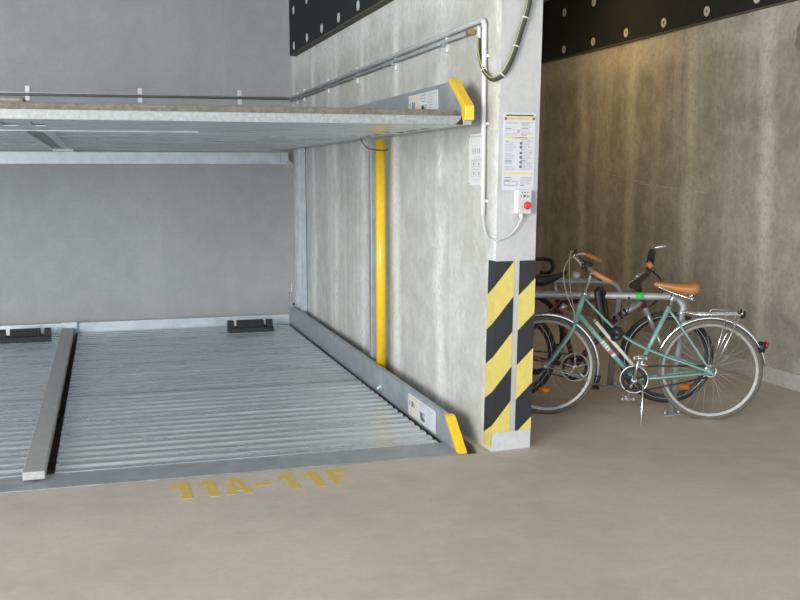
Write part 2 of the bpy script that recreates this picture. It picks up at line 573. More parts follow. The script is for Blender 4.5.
# ------------------------------------------------------------------ upper parking platform
up = thing('parking_platform', 'raised upper galvanised car platform seen from below', 'car platform', (0.5, 8.3, 1.886), 'car stacker platforms')
ZU = 1.886
MB().box((-3.1, 5.51, ZU), (2.03, 5.53, 1.938)).build('front_lip', M['galv_lip'], up, bevel=0.004)
MB().prism([(-3.1, 5.532, 1.936), (-3.1, 5.545, 1.972), (-3.1, 5.60, 1.972), (-3.1, 5.60, 1.936)], (5.1, 0, 0)).build('upper_edge', M['lip_top'], up, bevel=0.003)
fp = MB()
for (xa, xb, ya, yb) in ((-3.1, -0.415, 5.53, 6.76), (-0.345, -0.265, 5.53, 6.76), (-0.195, 2.03, 5.53, 6.76), (-0.415, -0.345, 5.53, 5.72), (-0.265, -0.195, 5.53, 5.72), (-0.415, -0.345, 6.2, 6.76), (-0.265, -0.195, 6.2, 6.76)):
    fp.box((xa, ya, ZU), (xb, yb, ZU + 0.006))
fp.build('front_plate', M['galv_deck'], up)
MB().box((-0.43, 5.70, ZU + .012), (-0.18, 6.25, ZU + .016)).build('slot_backing', M['galv_dark'], up)
for (xa, xb) in ((-3.1, -0.14), (-0.14, 2.02)):
    corrug(MB(), xa, xb, 5.85, 11.12, ZU + 0.035, 0.022, inv=True).build('deck_sheet', M['galv_deck'], up)
MB().box((-3.1, 6.70, ZU - 0.008), (0.7, 6.76, ZU)).build('cross_member', M['galv'], up, bevel=0.002)
for (xa, xb) in ((-0.345, -0.29), (-0.19, -0.13)):
    MB().prism([(xa - .05, 6.77, ZU - 0.006), (xb - .05, 6.77, ZU - 0.006), (xb, 11.1, ZU - 0.006), (xa, 11.1, ZU - 0.006)], (0, 0, 0.022)).build('longitudinal_beam', M['galv'], up, bevel=0.002)
MB().prism([(-0.35, 6.77, ZU + 0.006), (-0.24, 6.77, ZU + 0.006), (-0.19, 11.1, ZU + 0.006), (-0.29, 11.1, ZU + 0.006)], (0, 0, 0.006)).build('beam_gap_shade', M['conduit_dark'], up)  # dark sheet painting in the shadow between the two beams
MB().box((-0.30, 11.06, 1.862), (-0.10, 11.18, ZU)).build('beam_bracket', M['galv'], up, bevel=0.003)
MB().box((-3.1, 11.13, 1.735), (2.02, 11.20, 1.862)).build('rear_beam', M['galv'], up, bevel=0.004)
sr = MB().prism([(2.03, 5.50, ZU), (2.03, 5.50, 1.99), (2.03, 5.745, 2.142), (2.03, 11.25, 2.142), (2.03, 11.25, ZU)], (0.05, 0, 0)).build('side_rail', M['rail'], up, bevel=0.003)
fg = MB().box((1.90, 6.76, ZU + 0.006), (2.08, 11.2, ZU + 0.012)).build('bottom_flange', M['galv_deck'], sr)
MB().prism([(2.026, 5.462, 1.910), (2.026, 5.462, 1.990), (2.026, 5.706, 2.158), (2.026, 5.765, 2.158), (2.026, 5.525, 1.985), (2.026, 5.515, 1.910)], (0.055, 0, 0)).build('end_cap', M['yellow'], sr, bevel=0.004)
MB().prism([(1.985, 5.505, 1.888), (2.03, 5.505, 1.888), (2.03, 5.505, 1.945), (2.015, 5.505, 1.915)], (0, 0.05, 0)).build('corner_block', M['rubber'], up, bevel=0.003)
for i in range(6):
    MB().box((1.955, 5.95 + i * .26, ZU - 0.0015 if i < 3 else ZU + 0.005), (1.985, 6.08 + i * .26, ZU + 0.0015 if i < 3 else ZU + 0.0075)).build('slot_shade', M['black'], up)  # black bars, painted shade for the open gaps at the sheet ends
info_label(sr, 2.03, 5.937, 6.517, 1.952, 2.116)

# ------------------------------------------------------------------ lift posts, cylinder
po = thing('lift_post', 'galvanised steel post in the back right corner of the parking bay', 'steel post', (2.17, 10.87, 0))
b = MB()
b.box((2.148, 10.75, -0.02), (2.212, 10.762, 2.3)); b.box((2.148, 10.762, -0.02), (2.156, 10.79, 2.3)); b.box((2.204, 10.762, -0.02), (2.212, 11.0, 2.3)); b.box((2.148, 10.99, -0.02), (2.196, 11.0, 2.3))
b.build('channel', M['galv'], po)
MB().box((2.143, 10.744, 0.1), (2.150, 10.755, 1.9)).build('edge_highlight', M['bright'], po)  # brighter strip, a painted highlight along the post's near edge
MB().prism([(2.02, 11.10, 1.86), (2.10, 11.10, 1.86), (2.10, 11.10, 1.78), (2.20, 11.0, 1.68), (2.17, 11.0, 1.66), (2.06, 11.10, 1.735), (2.02, 11.10, 1.735)], (0, 0.012, 0)).build('gusset', M['galv'], po)
br = MB().box((2.075, 11.0, 0.20), (2.125, 11.06, 0.36)).build('guide_block', M['galv_dark'], po, bevel=0.003)
MB().box((2.09, 10.99, 0.36), (2.10, 11.0, 0.46)).build('latch', M['bright'], br)
MB().box((2.105, 10.98, 0.22), (2.125, 11.0, 0.25)).build('latch', M['black'], br)

tag(MB().box((2.135, 7.86, 0.0), (2.185, 7.93, 1.885)).build('guide_rail', M['rail'], bevel=0.004), 'slim galvanised guide rail upright just behind the yellow pole', 'guide rail')
cy = thing('hydraulic_cylinder', 'upright yellow hydraulic pole against the wall between the two platforms', 'pole', (2.138, 7.59, 0))
MB().cyl((2.138, 7.59, 0.0), (2.138, 7.59, 1.878), 0.0385, 28).build('tube', M['yellow'], cy)
MB().ring((2.138, 7.59, 1.80), (0, 0, 1), 0.038, 0.004, 24, 6).build('clamp', M['brown_hose'], cy)
MB().tube(spline([(1.99, 7.62, 1.90), (2.0, 7.60, 1.86), (2.03, 7.57, 1.815), (2.085, 7.55, 1.80), (2.138, 7.545, 1.797), (2.175, 7.55, 1.80), (2.195, 7.58, 1.80)]), 0.005, 8).build('hose', M['brown_hose'], cy)

# ------------------------------------------------------------------ conduits and cables
cb = thing('conduit', 'grey conduit running along the back wall above the upper platform', 'conduit', (0.5, 11.43, 2.44))
MB().tube([(-3.1, 11.435, 2.437), (2.185, 11.435, 2.453)], 0.013, 10).build('pipe', M['conduit_dark'], cb)
MB().tube([(-3.1, 11.448, 2.462), (2.185, 11.448, 2.470)], 0.007, 8).build('wire', M['bright'], cb)
for x in (-0.532, 0.591, 1.643, -1.65):
    MB().box((x - .022, 11.447, 2.385), (x + .022, 11.459, 2.535)).build('clip', M['bright'], cb, bevel=0.002)
tag(MB().tube([(-3.1, 11.40, 2.372), (-0.62, 11.40, 2.388), (-0.575, 11.40, 2.388)], [.026, .026, .020], 12).build('pipe', M['cream']), 'short cream pipe end below the conduit at the left edge of the back wall', 'pipe')

cs = thing('conduit', 'bright zinc conduit sloping in view along the wall, turning down at the pillar', 'conduit', (2.19, 8.5, 2.45))
run = [(2.19, 11.435, 2.453), (2.19, 5.72, 2.484)] + spline([(2.19, 5.66, 2.484), (2.193, 5.625, 2.474), (2.195, 5.612, 2.446), (2.195, 5.611, 2.40)], 5) + [(2.195, 5.615, 1.375)]
MB().tube(run[:-6], 0.0155, 12).build('pipe', M['bright'], cs)
MB().tube(run[-8:], 0.0135, 12).build('down_pipe', M['white'], cs)
MB().tube([(2.19, 11.40, 2.425), (2.19, 5.80, 2.438)], 0.011, 8).build('lower_pipe', M['rail'], cs)
MB().tube([(2.19, 5.86, 2.440), (2.19, 5.79, 2.438)], 0.017, 10).build('gland', M['brass'], cs)
MB().tube([(2.19, 5.69, 2.455), (2.19, 5.68, 2.44), (2.19, 5.677, 2.375)], 0.010, 10).build('cable_sleeve', M['white'], cs)
for y in (11.12, 10.75, 9.62, 8.55, 7.43, 6.30):
    MB().box((2.203, y - .016, 2.375), (2.219, y + .016, 2.505)).build('clip', M['bright'], cs, bevel=0.002)
    MB().box((2.178, y - .02, 2.41), (2.203, y + .02, 2.436)).build('clamp', M['rail'], cs, bevel=0.002)
for z in (2.28, 1.90, 1.46):
    MB().box((2.205, 5.588, z - .008), (2.219, 5.645, z + .008)).build('saddle', M['white'], cs, bevel=0.002)

ch = thing('cable', 'thick black cable hanging in a loop across the top of the pillar', 'cable', (2.30, 5.40, 2.14))
path = spline([(2.44, 5.36, 3.54), (2.425, 5.37, 3.0), (2.374, 5.395, 2.563), (2.334, 5.405, 2.411), (2.286, 5.41, 2.262), (2.235, 5.415, 2.168), (2.195, 5.465, 2.135), (2.188, 5.545, 2.165), (2.188, 5.61, 2.21), (2.188, 5.668, 2.30), (2.188, 5.677, 2.385)], 8)
MB().tube(path, [0.0155 if i < 45 else 0.012 for i in range(len(path))], 10).build('hose', M['cable'], ch)
p2 = [p + Vector((-0.010, -0.006, 0.010)) for p in path]
MB().tube(p2, 0.0038, 6).build('earth_wire', M['earth'], ch)
for i in (20, 29, 41, 62):
    d = (path[i + 1] - path[i - 1]).normalized()
    MB().ring(path[i], d, 0.0165, 0.0035, 16, 6).build('cable_tie', M['white'], ch)

tag(MB().tube(spline([(2.195, 5.615, 1.38), (2.197, 5.60, 1.31), (2.205, 5.56, 1.255), (2.213, 5.455, 1.243), (2.25, 5.452, 1.25), (2.30, 5.452, 1.272), (2.335, 5.45, 1.31), (2.358, 5.43, 1.365), (2.36, 5.43, 1.385)]), 0.005, 8).build('wire', M['grey_box']),
    'thin grey wire looping from the down pipe to the push button box', 'wire')

# ------------------------------------------------------------------ notices, control box, tape on the wall end
nt_ = MB()


def P(x, z, out):
    return (x, py(x, z, out), z)


def pq(mb, x0, x1, za, zb, out, mi):
    mb.add([P(x0, za, out), P(x1, za, out), P(x1, zb, out), P(x0, zb, out)], [(0, 1, 2, 3)], mi)


X0, X1, ZA, ZB = 2.247, 2.447, 1.525, 1.953
nt_.add([P(X0, ZA, 0), P(X1, ZA, 0), P(X1, ZB, 0), P(X0, ZB, 0), P(X0, ZA, .004), P(X1, ZA, .004), P(X1, ZB, .004), P(X0, ZB, .004)],
        [(4, 5, 6, 7), (0, 1, 5, 4), (1, 2, 6, 5), (2, 3, 7, 6), (3, 0, 4, 7)], 0)
o_ = 0.0052
pq(nt_, X0 + .012, X1 - .012, 1.935, 1.944, o_, 2)
pq(nt_, X0 + .005, X1 - .005, 1.912, 1.931, o_, 3)
pq(nt_, X0 + .03, X1 - .04, 1.919, 1.925, o_ + .0006, 1)
pq(nt_, X0 + .004, X0 + .02, 1.915, 1.928, o_ + .0006, 2); pq(nt_, X1 - .02, X1 - .004, 1.915, 1.928, o_ + .0006, 2)
pq(nt_, X0 + .005, X1 - .005, 1.812, 1.820, o_, 3)
pq(nt_, X0 + .07, X1 - .05, 1.814, 1.818, o_ + .0006, 2)
pq(nt_, X0 + .005, X1 - .005, 1.612, 1.622, o_, 3)
random.seed(5)
for col, (xa, xb) in enumerate(((X0 + .012, X0 + .092), (X0 + .112, X1 - .010))):
    z = 1.900
    while z > 1.54:
        if not (1.806 < z < 1.826 or 1.60 < z < 1.63):
            if random.random() > .14:
                head = random.random() < .13
                pq(nt_, xa, xa + (xb - xa) * (random.uniform(.3, .6) if head else random.uniform(.6, 1)), z, z + .0034, o_, 2 if head else 1)
        z -= .0088
for z in (1.778, 1.756, 1.724, 1.70, 1.672, 1.648):
    pq(nt_, X0 + .104, X0 + .120, z, z + .014, o_, 2)
pq(nt_, X0 + .085, X0 + .103, 1.842, 1.862, o_, 1)
pq(nt_, X0 + .01, X0 + .095, 1.548, 1.575, o_, 1); pq(nt_, X0 + .016, X0 + .089, 1.553, 1.570, o_ + .0006, 0)
tag(nt_.build('notice', [M['paper'], M['ink'], M['ink_dark'], M['ink_yellow']]), 'white printed instruction notice with yellow bands on the pillar end', 'notice')

pl = MB().box((2.216, 5.664, 1.548), (2.22, 5.906, 1.850))


def wq(ya, yb, za, zb, mi):
    """a printed mark on the left notice; ya is nearer to the camera"""
    pl.add([(2.2152, ya, za), (2.2152, yb, za), (2.2152, yb, zb), (2.2152, ya, zb)], [(0, 1, 2, 3)], mi)


wq(5.89, 5.90, 1.83, 1.845, 2); wq(5.70, 5.875, 1.832, 1.836, 1)
for k in range(4):
    wq(5.72 + k * .035, 5.735 + k * .035, 1.735, 1.765, 1)
for za in (1.60, 1.655):
    for yy in (5.70, 5.79):
        wq(yy, yy + .07, za, za + .003, 1); wq(yy, yy + .07, za + .04, za + .043, 1); wq(yy, yy + .004, za, za + .04, 1); wq(yy + .066, yy + .07, za, za + .04, 1)
        wq(yy + .02, yy + .05, za + .012, za + .026, 1)
for k in range(3):
    wq(5.70, 5.86 - .03 * k, 1.69 + .012 * k, 1.692 + .012 * k, 1)
wq(5.71, 5.85, 1.58, 1.583, 1); wq(5.893, 5.902, 1.552, 1.564, 2)
tag(pl.build('notice', [M['white'], M['ink'], M['ink_dark']]), 'plain white sheet with small line drawings on the wall, partly behind the down pipe', 'notice')

bx = thing('control_box', 'light grey push button box with a red emergency stop on the pillar end', 'control box', (2.37, 5.43, 1.39))
xa, xb, za, zb, d = 2.327, 2.408, 1.392, 1.525, 0.062
b = MB()
b.add([P(xa, za, 0), P(xb, za, 0), P(xb, zb, 0), P(xa, zb, 0), P(xa, za, d), P(xb, za, d), P(xb, zb, d), P(xa, zb, d)], [(0, 1, 5, 4), (1, 2, 6, 5), (2, 3, 7, 6), (3, 0, 4, 7), (3, 2, 1, 0)], 0)
b.add([P(xa, za, d), P(xb, za, d), P(xb, zb, d), P(xa, zb, d)], [(0, 1, 2, 3)], 1)
b.build('housing', [M['white'], M['grey_box']], bx)
m = MB()
for xx in (2.345, 2.362, 2.379):
    pq(m, xx, xx + .008, 1.508, 1.514, d + .0015, 0)
pq(m, 2.343, 2.347, 1.482, 1.497, d + .0015, 0); pq(m, 2.358, 2.372, 1.484, 1.497, d + .0015, 0); pq(m, 2.382, 2.388, 1.482, 1.495, d + .0015, 0)
m.build('markings', M['ink_dark'], bx)
c0, c1, c2 = Vector(P(2.373, 1.438, d)), Vector(P(2.373, 1.438, d + .018)), Vector(P(2.373, 1.438, d + .036))
MB().tube([c0, c1], .012, 16).build('button_stem', M['ink_yellow'], bx)
MB().tube([c1, c1 + (c2 - c1) * .4, c1 + (c2 - c1) * .8, c2], [.020, .0225, .020, .012], 20).build('emergency_button', M['red_btn'], bx)
MB().cyl(P(2.36, 1.392, .03), P(2.36, 1.365, .03), .011, 12).build('cable_gland', M['white'], bx)


def clip_z(poly, zlo, zhi):
    for lim, keep in ((zlo, 1), (zhi, -1)):
        out = []
        for i in range(len(poly)):
            a, b2 = poly[i], poly[(i + 1) % len(poly)]
            ia, ib = keep * (a[1] - lim) >= 0, keep * (b2[1] - lim) >= 0
            if ia:
                out.append(a)
            if ia != ib:
                t = (lim - a[1]) / (b2[1] - a[1])
                out.append((a[0] + (b2[0] - a[0]) * t, lim))
        poly = out
        if not poly:
            return poly
    return poly


def stripes(mb, f, zl, zr, zbot, ztop, first):
    """f(s,z)->point; bands alternate downward from the line (0,zl)-(1,zr); first = material above it"""
    st = .206
    for k in range(-1, 7):
        hi_l, hi_r = zl - (k - 1) * st, zr - (k - 1) * st
        poly = clip_z([(0, hi_l - st), (1, hi_r - st), (1, hi_r), (0, hi_l)], zbot, ztop)
        if len(poly) >= 3:
            mb.add([f(s, z) for s, z in poly], [tuple(range(len(poly)))], first if k % 2 == 0 else 1 - first)


def strip_thing(label, front, side):
    b = MB()
    x0, x1, zl, zr = front
    lean = lambda z: 0.0
    stripes(b, lambda s, z: P(x0 + s * (x1 - x0), z, .003), zl, zr, .112, 1.12, 1)
    if side:
        y_far, zf, zn = side
        stripes(b, lambda s, z: (XW - .003, (5.574 + (1.12 - z) * .058) * (1 - s) + s * py(XW, z, .003), z), zf, zn, .02, 1.122, 1)
    return tag(b.build('warning_strip', [M['tape_yellow'], M['tape_black']]), label, 'warning strip', 'hazard tape on the pillar')


strip_thing('wider black and yellow hazard strip wrapped round the left edge of the pillar', (XW - .003, 2.338, .978, 1.12), (5.574, .918, .978))
strip_thing('narrower black and yellow hazard strip on the right edge of the pillar', (2.372, 2.478, .918, 1.015), None)

# ------------------------------------------------------------------ stencilled bay number on the floor
fm = thing('floor_marking', 'yellow stencilled 11A-11F bay number on the floor in front of the lower platform', 'floor marking', (0.84, 5.28, 0))


def glyph(name, polys, x, wdt, yb, h):
    b = MB()
    for p in polys:
        b.prism([(x + a * wdt, yb + c * h, 0.0) for a, c in p], (0, 0, 0.0012))
    b.build(name, M['stencil'], fm)


ONE = [[(.42, 0), (1, 0), (1, 1), (.62, 1), (.0, .80), (.0, .62), (.42, .74)]]
A_ = [[(0, 0), (.30, 0), (.36, .22), (.36, .42), (.5, .72), (.5, 1), (.34, 1)], [(1, 0), (.70, 0), (.64, .22), (.64, .42), (.5, .72), (.5, 1), (.66, 1)], [(.36, .22), (.64, .22), (.60, .40), (.40, .40)]]
F_ = [[(0, 0), (.38, 0), (.38, 1), (0, 1)], [(.38, .78), (1, .78), (1, 1), (.38, 1)], [(.38, .40), (.88, .40), (.88, .60), (.38, .60)]]
D_ = [[(0, .38), (1, .38), (1, .58), (0, .58)]]
for nm, g, x, wd in (('digit', ONE, .372, .090), ('digit', ONE, .505, .090), ('letter', A_, .632, .140), ('dash', D_, .795, .09), ('digit', ONE, .925, .090), ('digit', ONE, 1.06, .090), ('letter', F_, 1.195, .105)):
    glyph(nm, g, x, wd, 5.132, .295)

# ------------------------------------------------------------------ bicycle stands
UD = Vector((0.9, -0.436, 0)).normalized()


def bike_stand(foot, label, width):
    t = thing('bicycle_stand', label, 'bicycle stand', (foot[0], foot[1], 0), 'galvanised bicycle stands')
    fr = Vector((foot[0], foot[1], 0))
    flf = fr - UD * width
    H, rb = 0.80, 0.10
    o = UD * 0.06
    pts = [fr]
    pts.append(fr + o * .8 + Vector((0, 0, H - rb)))
    for i in range(1, 7):
        a = math.pi / 2 * i / 6
        pts.append(fr + o - UD * (rb * (1 - math.cos(a))) + Vector((0, 0, H - rb + rb * math.sin(a))))
    for i in range(0, 7):
        a = math.pi / 2 * (1 - i / 6)
        pts.append(flf - o + UD * (rb * (1 - math.cos(a))) + Vector((0, 0, H - rb + rb * math.sin(a))))
    pts.append(flf)
    MB().tube(pts, 0.024, 14).build('hoop', M['stand'], t)
    if width > 1:
        a = fr - UD * .205 + Vector((0, 0, H))
        MB().tube([a, a - UD * .05], .0255, 14).build('green_tape', M['green'], t)
    for c in (fr, flf):
        b = MB().box((c.x - .07, c.y - .05, 0), (c.x + .07, c.y + .05, .008))
        b.build('base_plate', M['stand'], t, bevel=0.002)
        for dx in (-.05, .05):
            MB().cyl((c.x + dx, c.y, .008), (c.x + dx, c.y, .020), .009, 6).build('bolt', M['bright'], t)


bike_stand((3.745, 6.055), 'front galvanised hoop stand between the turquoise bicycle and the dark red one', 1.10)
bike_stand((3.81, 7.045), 'rear galvanised hoop stand standing behind the dark red bicycle', 0.88)


# ------------------------------------------------------------------ bicycles
class Bike:
    def __init__(s, A, B, label):
        s.A = Vector((A[0], A[1], 0))
        s.u = (Vector((B[0], B[1], 0)) - s.A).normalized()
        s.n = Vector((s.u.y, -s.u.x, 0))      # towards the viewer's side
        s.root = thing('bicycle', label, 'bicycle', s.A + s.u * .5)

    def p(s, u, z, w=0.0):
        return s.A + s.u * u + Vector((0, 0, z)) + s.n * w

    def line(s, pts, r, n=8, sp=0, mb=None):
        q = [s.p(*t) for t in pts]
        if sp:
            q = spline(q, sp)
        return (mb or MB()).tube(q, r, n)

    def wheel(s, u, z, Rr, tr, tyre_mat, rim_mat, spokes=28, stripe=False):
        c = s.p(u, z)
        w_ = MB()
        rr = Rr - tr * 2 - .006
        # rim: shallow box section
        k = 48
        e1, e2 = Vector((0, 0, 1)), s.u
        prof = [(rr + .010, -.011), (rr + .010, .011), (rr - .008, .008), (rr - .008, -.008)]
        vs, fs = [], []
        for i in range(k):
            a = 2 * math.pi * i / k
            for (rad, wo) in prof:
                vs.append(c + (e1 * math.cos(a) + e2 * math.sin(a)) * rad + s.n * wo)
        for i in range(k):
            j = (i + 1) % k
            for q in range(4):
                q2 = (q + 1) % 4
                fs.append((i * 4 + q, i * 4 + q2, j * 4 + q2, j * 4 + q))
        w_.add(vs, fs, 0, False)
        wo = w_.build('wheel', rim_mat, s.root)
        MB().ring(c, s.n, Rr - tr, tr, 56, 10).build('tyre', tyre_mat, wo)
        if stripe:
            for side in (1,):
                MB().ring(c + s.n * tr * .86, s.n, Rr - tr * 1.5, .0028, 56, 5).build('reflective_stripe', M['alu'], wo)
        h = MB().tube([s.p(u, z, -.05), s.p(u, z, -.032), s.p(u, z, -.03), s.p(u, z, .03), s.p(u, z, .032), s.p(u, z, .05)], [.012, .024, .016, .016, .024, .012], 14)
        h.build('hub', M['alu'], wo)
        for i in range(spokes):
            a = 2 * math.pi * (i + .5) / spokes
            side = 1 if i % 2 else -1
            off = (0.9 if (i // 2) % 2 else -0.9)
            ha = a + off
            pa = c + (e1 * math.cos(ha) + e2 * math.sin(ha)) * .022 + s.n * side * .030
            pb = c + (e1 * math.cos(a) + e2 * math.sin(a)) * (rr - .004)
            MB().tube([pa, pb], .0011, 4).build('spoke', M['spoke'], wo)
        return wo

    def mudguard(s, u, z, Rr, a0, a1, mat, wid=.024):
        """angles from straight up, positive towards +u"""
        k = 22
        vs = []
        for i in range(k + 1):
            a = a0 + (a1 - a0) * i / k
            rad = s.u * math.sin(a) + Vector((0, 0, math.cos(a)))
            for (rd, wo) in ((Rr - .010, -wid), (Rr, -wid * .6), (Rr + .004, 0), (Rr, wid * .6), (Rr - .010, wid), (Rr - .012, wid * .9), (Rr, 0), (Rr - .012, -wid * .9)):
                vs.append(s.p(u, z) + rad * rd + s.n * wo)
        fs = []
        for i in range(k):
            for q in range(8):
                q2 = (q + 1) % 8
                fs.append((i * 8 + q, i * 8 + q2, (i + 1) * 8 + q2, (i + 1) * 8 + q))
        fs += [tuple(range(8)), tuple(range(k * 8, k * 8 + 8))]
        return MB().add(vs, fs, 0, True).build('mudguard', mat, s.root)

    def saddle(s, secs, mat):
        """secs: (u, ztop, half width, depth) from nose to tail"""
        n = 12
        vs, fs = [], []
        for (u, zt, hw, dp) in secs:
            for j in range(n):
                a = 2 * math.pi * j / n
                cx, sx = math.cos(a), math.sin(a)
                zz = zt - dp / 2 + (dp / 2) * (sx if sx > 0 else sx)
                vs.append(s.p(u, zz, hw * (abs(cx) ** .7) * (1 if cx > 0 else -1)))
        for i in range(len(secs) - 1):
            for j in range(n):
                j2 = (j + 1) % n
                fs.append((i * n + j, i * n + j2, (i + 1) * n + j2, (i + 1) * n + j))
        fs += [tuple(range(n)), tuple(range((len(secs) - 1) * n, len(secs) * n))]
        o = MB().add(vs, fs, 0, True).build('saddle', mat, s.root)
        sub = o.modifiers.new('smooth', 'SUBSURF')
        sub.levels = sub.render_levels = 1
        return o

    def crank(s, u, z, Rr, mat, arm_a, arm_len=.165, spider=0):
        c = MB()
        c.ring(s.p(u, z, .045), s.n, Rr, .006, 36, 6)
        c.ring(s.p(u, z, .045), s.n, Rr * .80, .009, 30, 6, 1)
        for i in range(5):
            a = 2 * math.pi * i / 5 + .3
            c.tube([s.p(u, z, .046), s.p(u + Rr * math.cos(a), z + Rr * math.sin(a), .046)], .008, 6, spider)
        c.tube([s.p(u, z, -.06), s.p(u, z, .065)], .018, 12)
        co = c.build('chainring', [mat, M['black']], s.root)
        for sd, aa in ((1, arm_a), (-1, arm_a + math.pi)):
            e = (u + arm_len * math.cos(aa), z + arm_len * math.sin(aa))
            MB().tube([s.p(u, z, .062 * sd), s.p(*e, .075 * sd)], [.012, .009], 8).build('crank_arm', M['alu'], co)
            pc = s.p(*e, .12 * sd)
            b = MB()
            for du in (-.035, .035):
                b.tube([s.p(e[0] + du, e[1], .085 * sd), s.p(e[0] + du, e[1], .165 * sd)], .010, 6)
            for dw in (.088, .162):
                b.tube([s.p(e[0] - .035, e[1], dw * sd), s.p(e[0] + .035, e[1], dw * sd)], .009, 6)
            b.tube([s.p(e[0], e[1], .07 * sd), s.p(e[0], e[1], .165 * sd)], .007, 6)
            b.build('pedal', s.pedal_mat, s.root)
        return co


# ---- 1: turquoise mixte
b1 = Bike((2.994, 6.293), (3.886, 5.861), 'turquoise city bicycle with brown leather saddle in front of the other bikes')
b1.pedal_mat = M['alu']
FH, RH, BB = (-.065, .335), (1.003, .33), (.515, .262)
w1 = b1.wheel(*FH, .338, .0165, M['tyre_grey'], M['rim'])
MB().tube([b1.p(-.112, .166, .012), b1.p(-.075, .163, .016), b1.p(-.038, .166, .012)], [.016, .022, .016], 10).build('spoke_reflector', M['orange'], w1)
b1.wheel(*RH, .338, .0165, M['tyre_grey'], M['rim'])
fr = MB()
b1.line([(.124, .645), (.180, .815)], .0185, 12, mb=fr)
b1.line([(.140, .690), (BB[0], BB[1])], .0165, 12, mb=fr)
b1.line([(BB[0], BB[1]), (.735, .748)], .0150, 12, mb=fr)
for sd in (-1, 1):
    b1.line([(.182, .795, .012 * sd), (.40, .578, .020 * sd), (.545, .487, .028 * sd), (.70, .425, .040 * sd), (.864, .372, .055 * sd), (RH[0], RH[1] - .005, .062 * sd)], .0075, 8, 5, fr)
    b1.line([(.735, .720, .018 * sd), (.78, .66, .045 * sd), (RH[0], RH[1], .060 * sd)], .0075, 8, 4, fr)
    b1.line([(BB[0] + .02, BB[1] - .004, .02 * sd), (.66, .275, .045 * sd), (RH[0], RH[1] - .01, .060 * sd)], .0090, 8, 0, fr)
    fr.tube([b1.p(RH[0] + .02, RH[1] - .02, .060 * sd), b1.p(RH[0] - .03, RH[1] + .015, .060 * sd)], .012, 8)
fr.tube([b1.p(*BB, -.035), b1.p(*BB, .035)], .021, 14)
frame = fr.build('frame', M['turq'], b1.root)
lt = MB()
dv = Vector((BB[0] - .140, 0, BB[1] - .690)).normalized()
for i, (t0, t1) in enumerate(((.245, .262), (.268, .280), (.286, .302), (.308, .320), (.330, .348), (.355, .375))):
    q = [b1.p(.140 + dv.x * t0, .690 + dv.z * t0, 0), b1.p(.140 + dv.x * t1, .690 + dv.z * t1, 0)]
    lt.tube(q, .0172, 12, 1 if i == 4 else 0)
lt.build('lettering', [M['white'], M['pink']], frame)
fk = MB()
b1.line([(.136, .66), (.124, .63)], .019, 10, mb=fk)
for sd in (-1, 1):
    b1.line([(.122, .625, .02 * sd), (.115, .60, .040 * sd), (.065, .51, .045 * sd), (.012, .435, .048 * sd), (-.028, .375, .048 * sd), (FH[0], FH[1], .05 * sd)], [.0125] * 20 + [.009] * 6, 8, 5, fk)
fk.build('fork', M['turq'], b1.root)
MB().tube([b1.p(.180, .815), b1.p(.186, .83)], .022, 12).build('headset', M['chrome'], b1.root)
MB().tube([b1.p(.182, .82), b1.p(.226, .975), b1.p(.210, 1.0)], [.0125, .0125, .014], 12).build('stem', M['chrome'], b1.root)
hb = MB()
hpts = [(.270, .968, .265), (.228, .992, .255), (.19, 1.015, .225), (.15, 1.03, .16), (.155, 1.02, .08), (.205, 1.008, 0), (.135, 1.035, -.08), (.115, 1.06, -.14), (.150, 1.075, -.20), (.19, 1.067, -.225), (.235, 1.045, -.235)]
b1.line(hpts, .0115, 10, 6, hb)
hbo = hb.build('handlebar', M['chrome'], b1.root)
for g0, g1, g2, l0, l1, l2 in (((.228, .992, .255), (.27, .968, .265), (.350, .927, .27), (.175, 1.025, .225), (.20, .985, .25), (.285, .935, .262)),
                               ((.185, 1.07, -.224), (.22, 1.055, -.232), (.292, 1.022, -.24), (.130, 1.085, -.20), (.165, 1.03, -.225), (.24, 1.0, -.235))):
    MB().tube([b1.p(*g0), b1.p(*g1), b1.p(*g2)], [.0150, .0165, .0165], 10).build('grip', M['grip'], hbo)
    lv = MB()
    lv.tube([b1.p(*l0), b1.p(l0[0] - .02, l0[1], l0[2])], .02, 8)
    b1.line([l0, l1, l2], .006, 6, 4, lv)
    lv.build('brake_lever', M['black'], hbo)
MB().tube([b1.p(.20, 1.01, .06), b1.p(.20, 1.035, .06), b1.p(.20, 1.045, .06)], [.030, .028, .010], 14).build('bell', M['black'], hbo)
MB().tube([b1.p(.150, .955, .0), b1.p(.13, .945, 0), b1.p(.10, .945, 0)], [.012, .022, .027], 14).build('head_lamp', M['galv_dark'], b1.root)
for w0, pts in ((0, [(.165, 1.02, .225), (.10, 1.085, .2), (.045, 1.0, .12), (.05, .88, .07), (.085, .77, .045), (.112, .715, .03), (.118, .64, .025)]),
                (1, [(.125, 1.085, -.2), (.09, 1.09, -.17), (.08, 1.02, -.12), (.085, .88, -.06), (.11, .74, -.03), (.145, .70, -.022)])):
    b1.line(pts, .0034, 6, 6).build('brake_cable', M['cream_cable'], b1.root)
MB().tube([b1.p(.735, .748), b1.p(.762, .845)], .0125, 12).build('seatpost', M['chrome'], b1.root)
sa = b1.saddle([(.628, .905, .008, .022), (.645, .910, .018, .036), (.70, .906, .024, .044), (.76, .900, .034, .056), (.82, .904, .064, .080), (.87, .914, .082, .092), (.905, .914, .080, .090), (.925, .905, .055, .066)], M['leather'])
spn = MB()
for sd in (-1, 1):
    pts = [b1.p(.87 + .016 * math.cos(t * .9), .838 - .0032 * t, .05 * sd + .016 * math.sin(t * .9)) for t in range(0, 15)]
    spn.tube(pts, .004, 6)
    b1.line([(.65, .882, .01 * sd), (.74, .845, .022 * sd), (.86, .806, .05 * sd)], .004, 6, 4, spn)
spn.build('spring', M['chrome'], sa)
pm = MB()
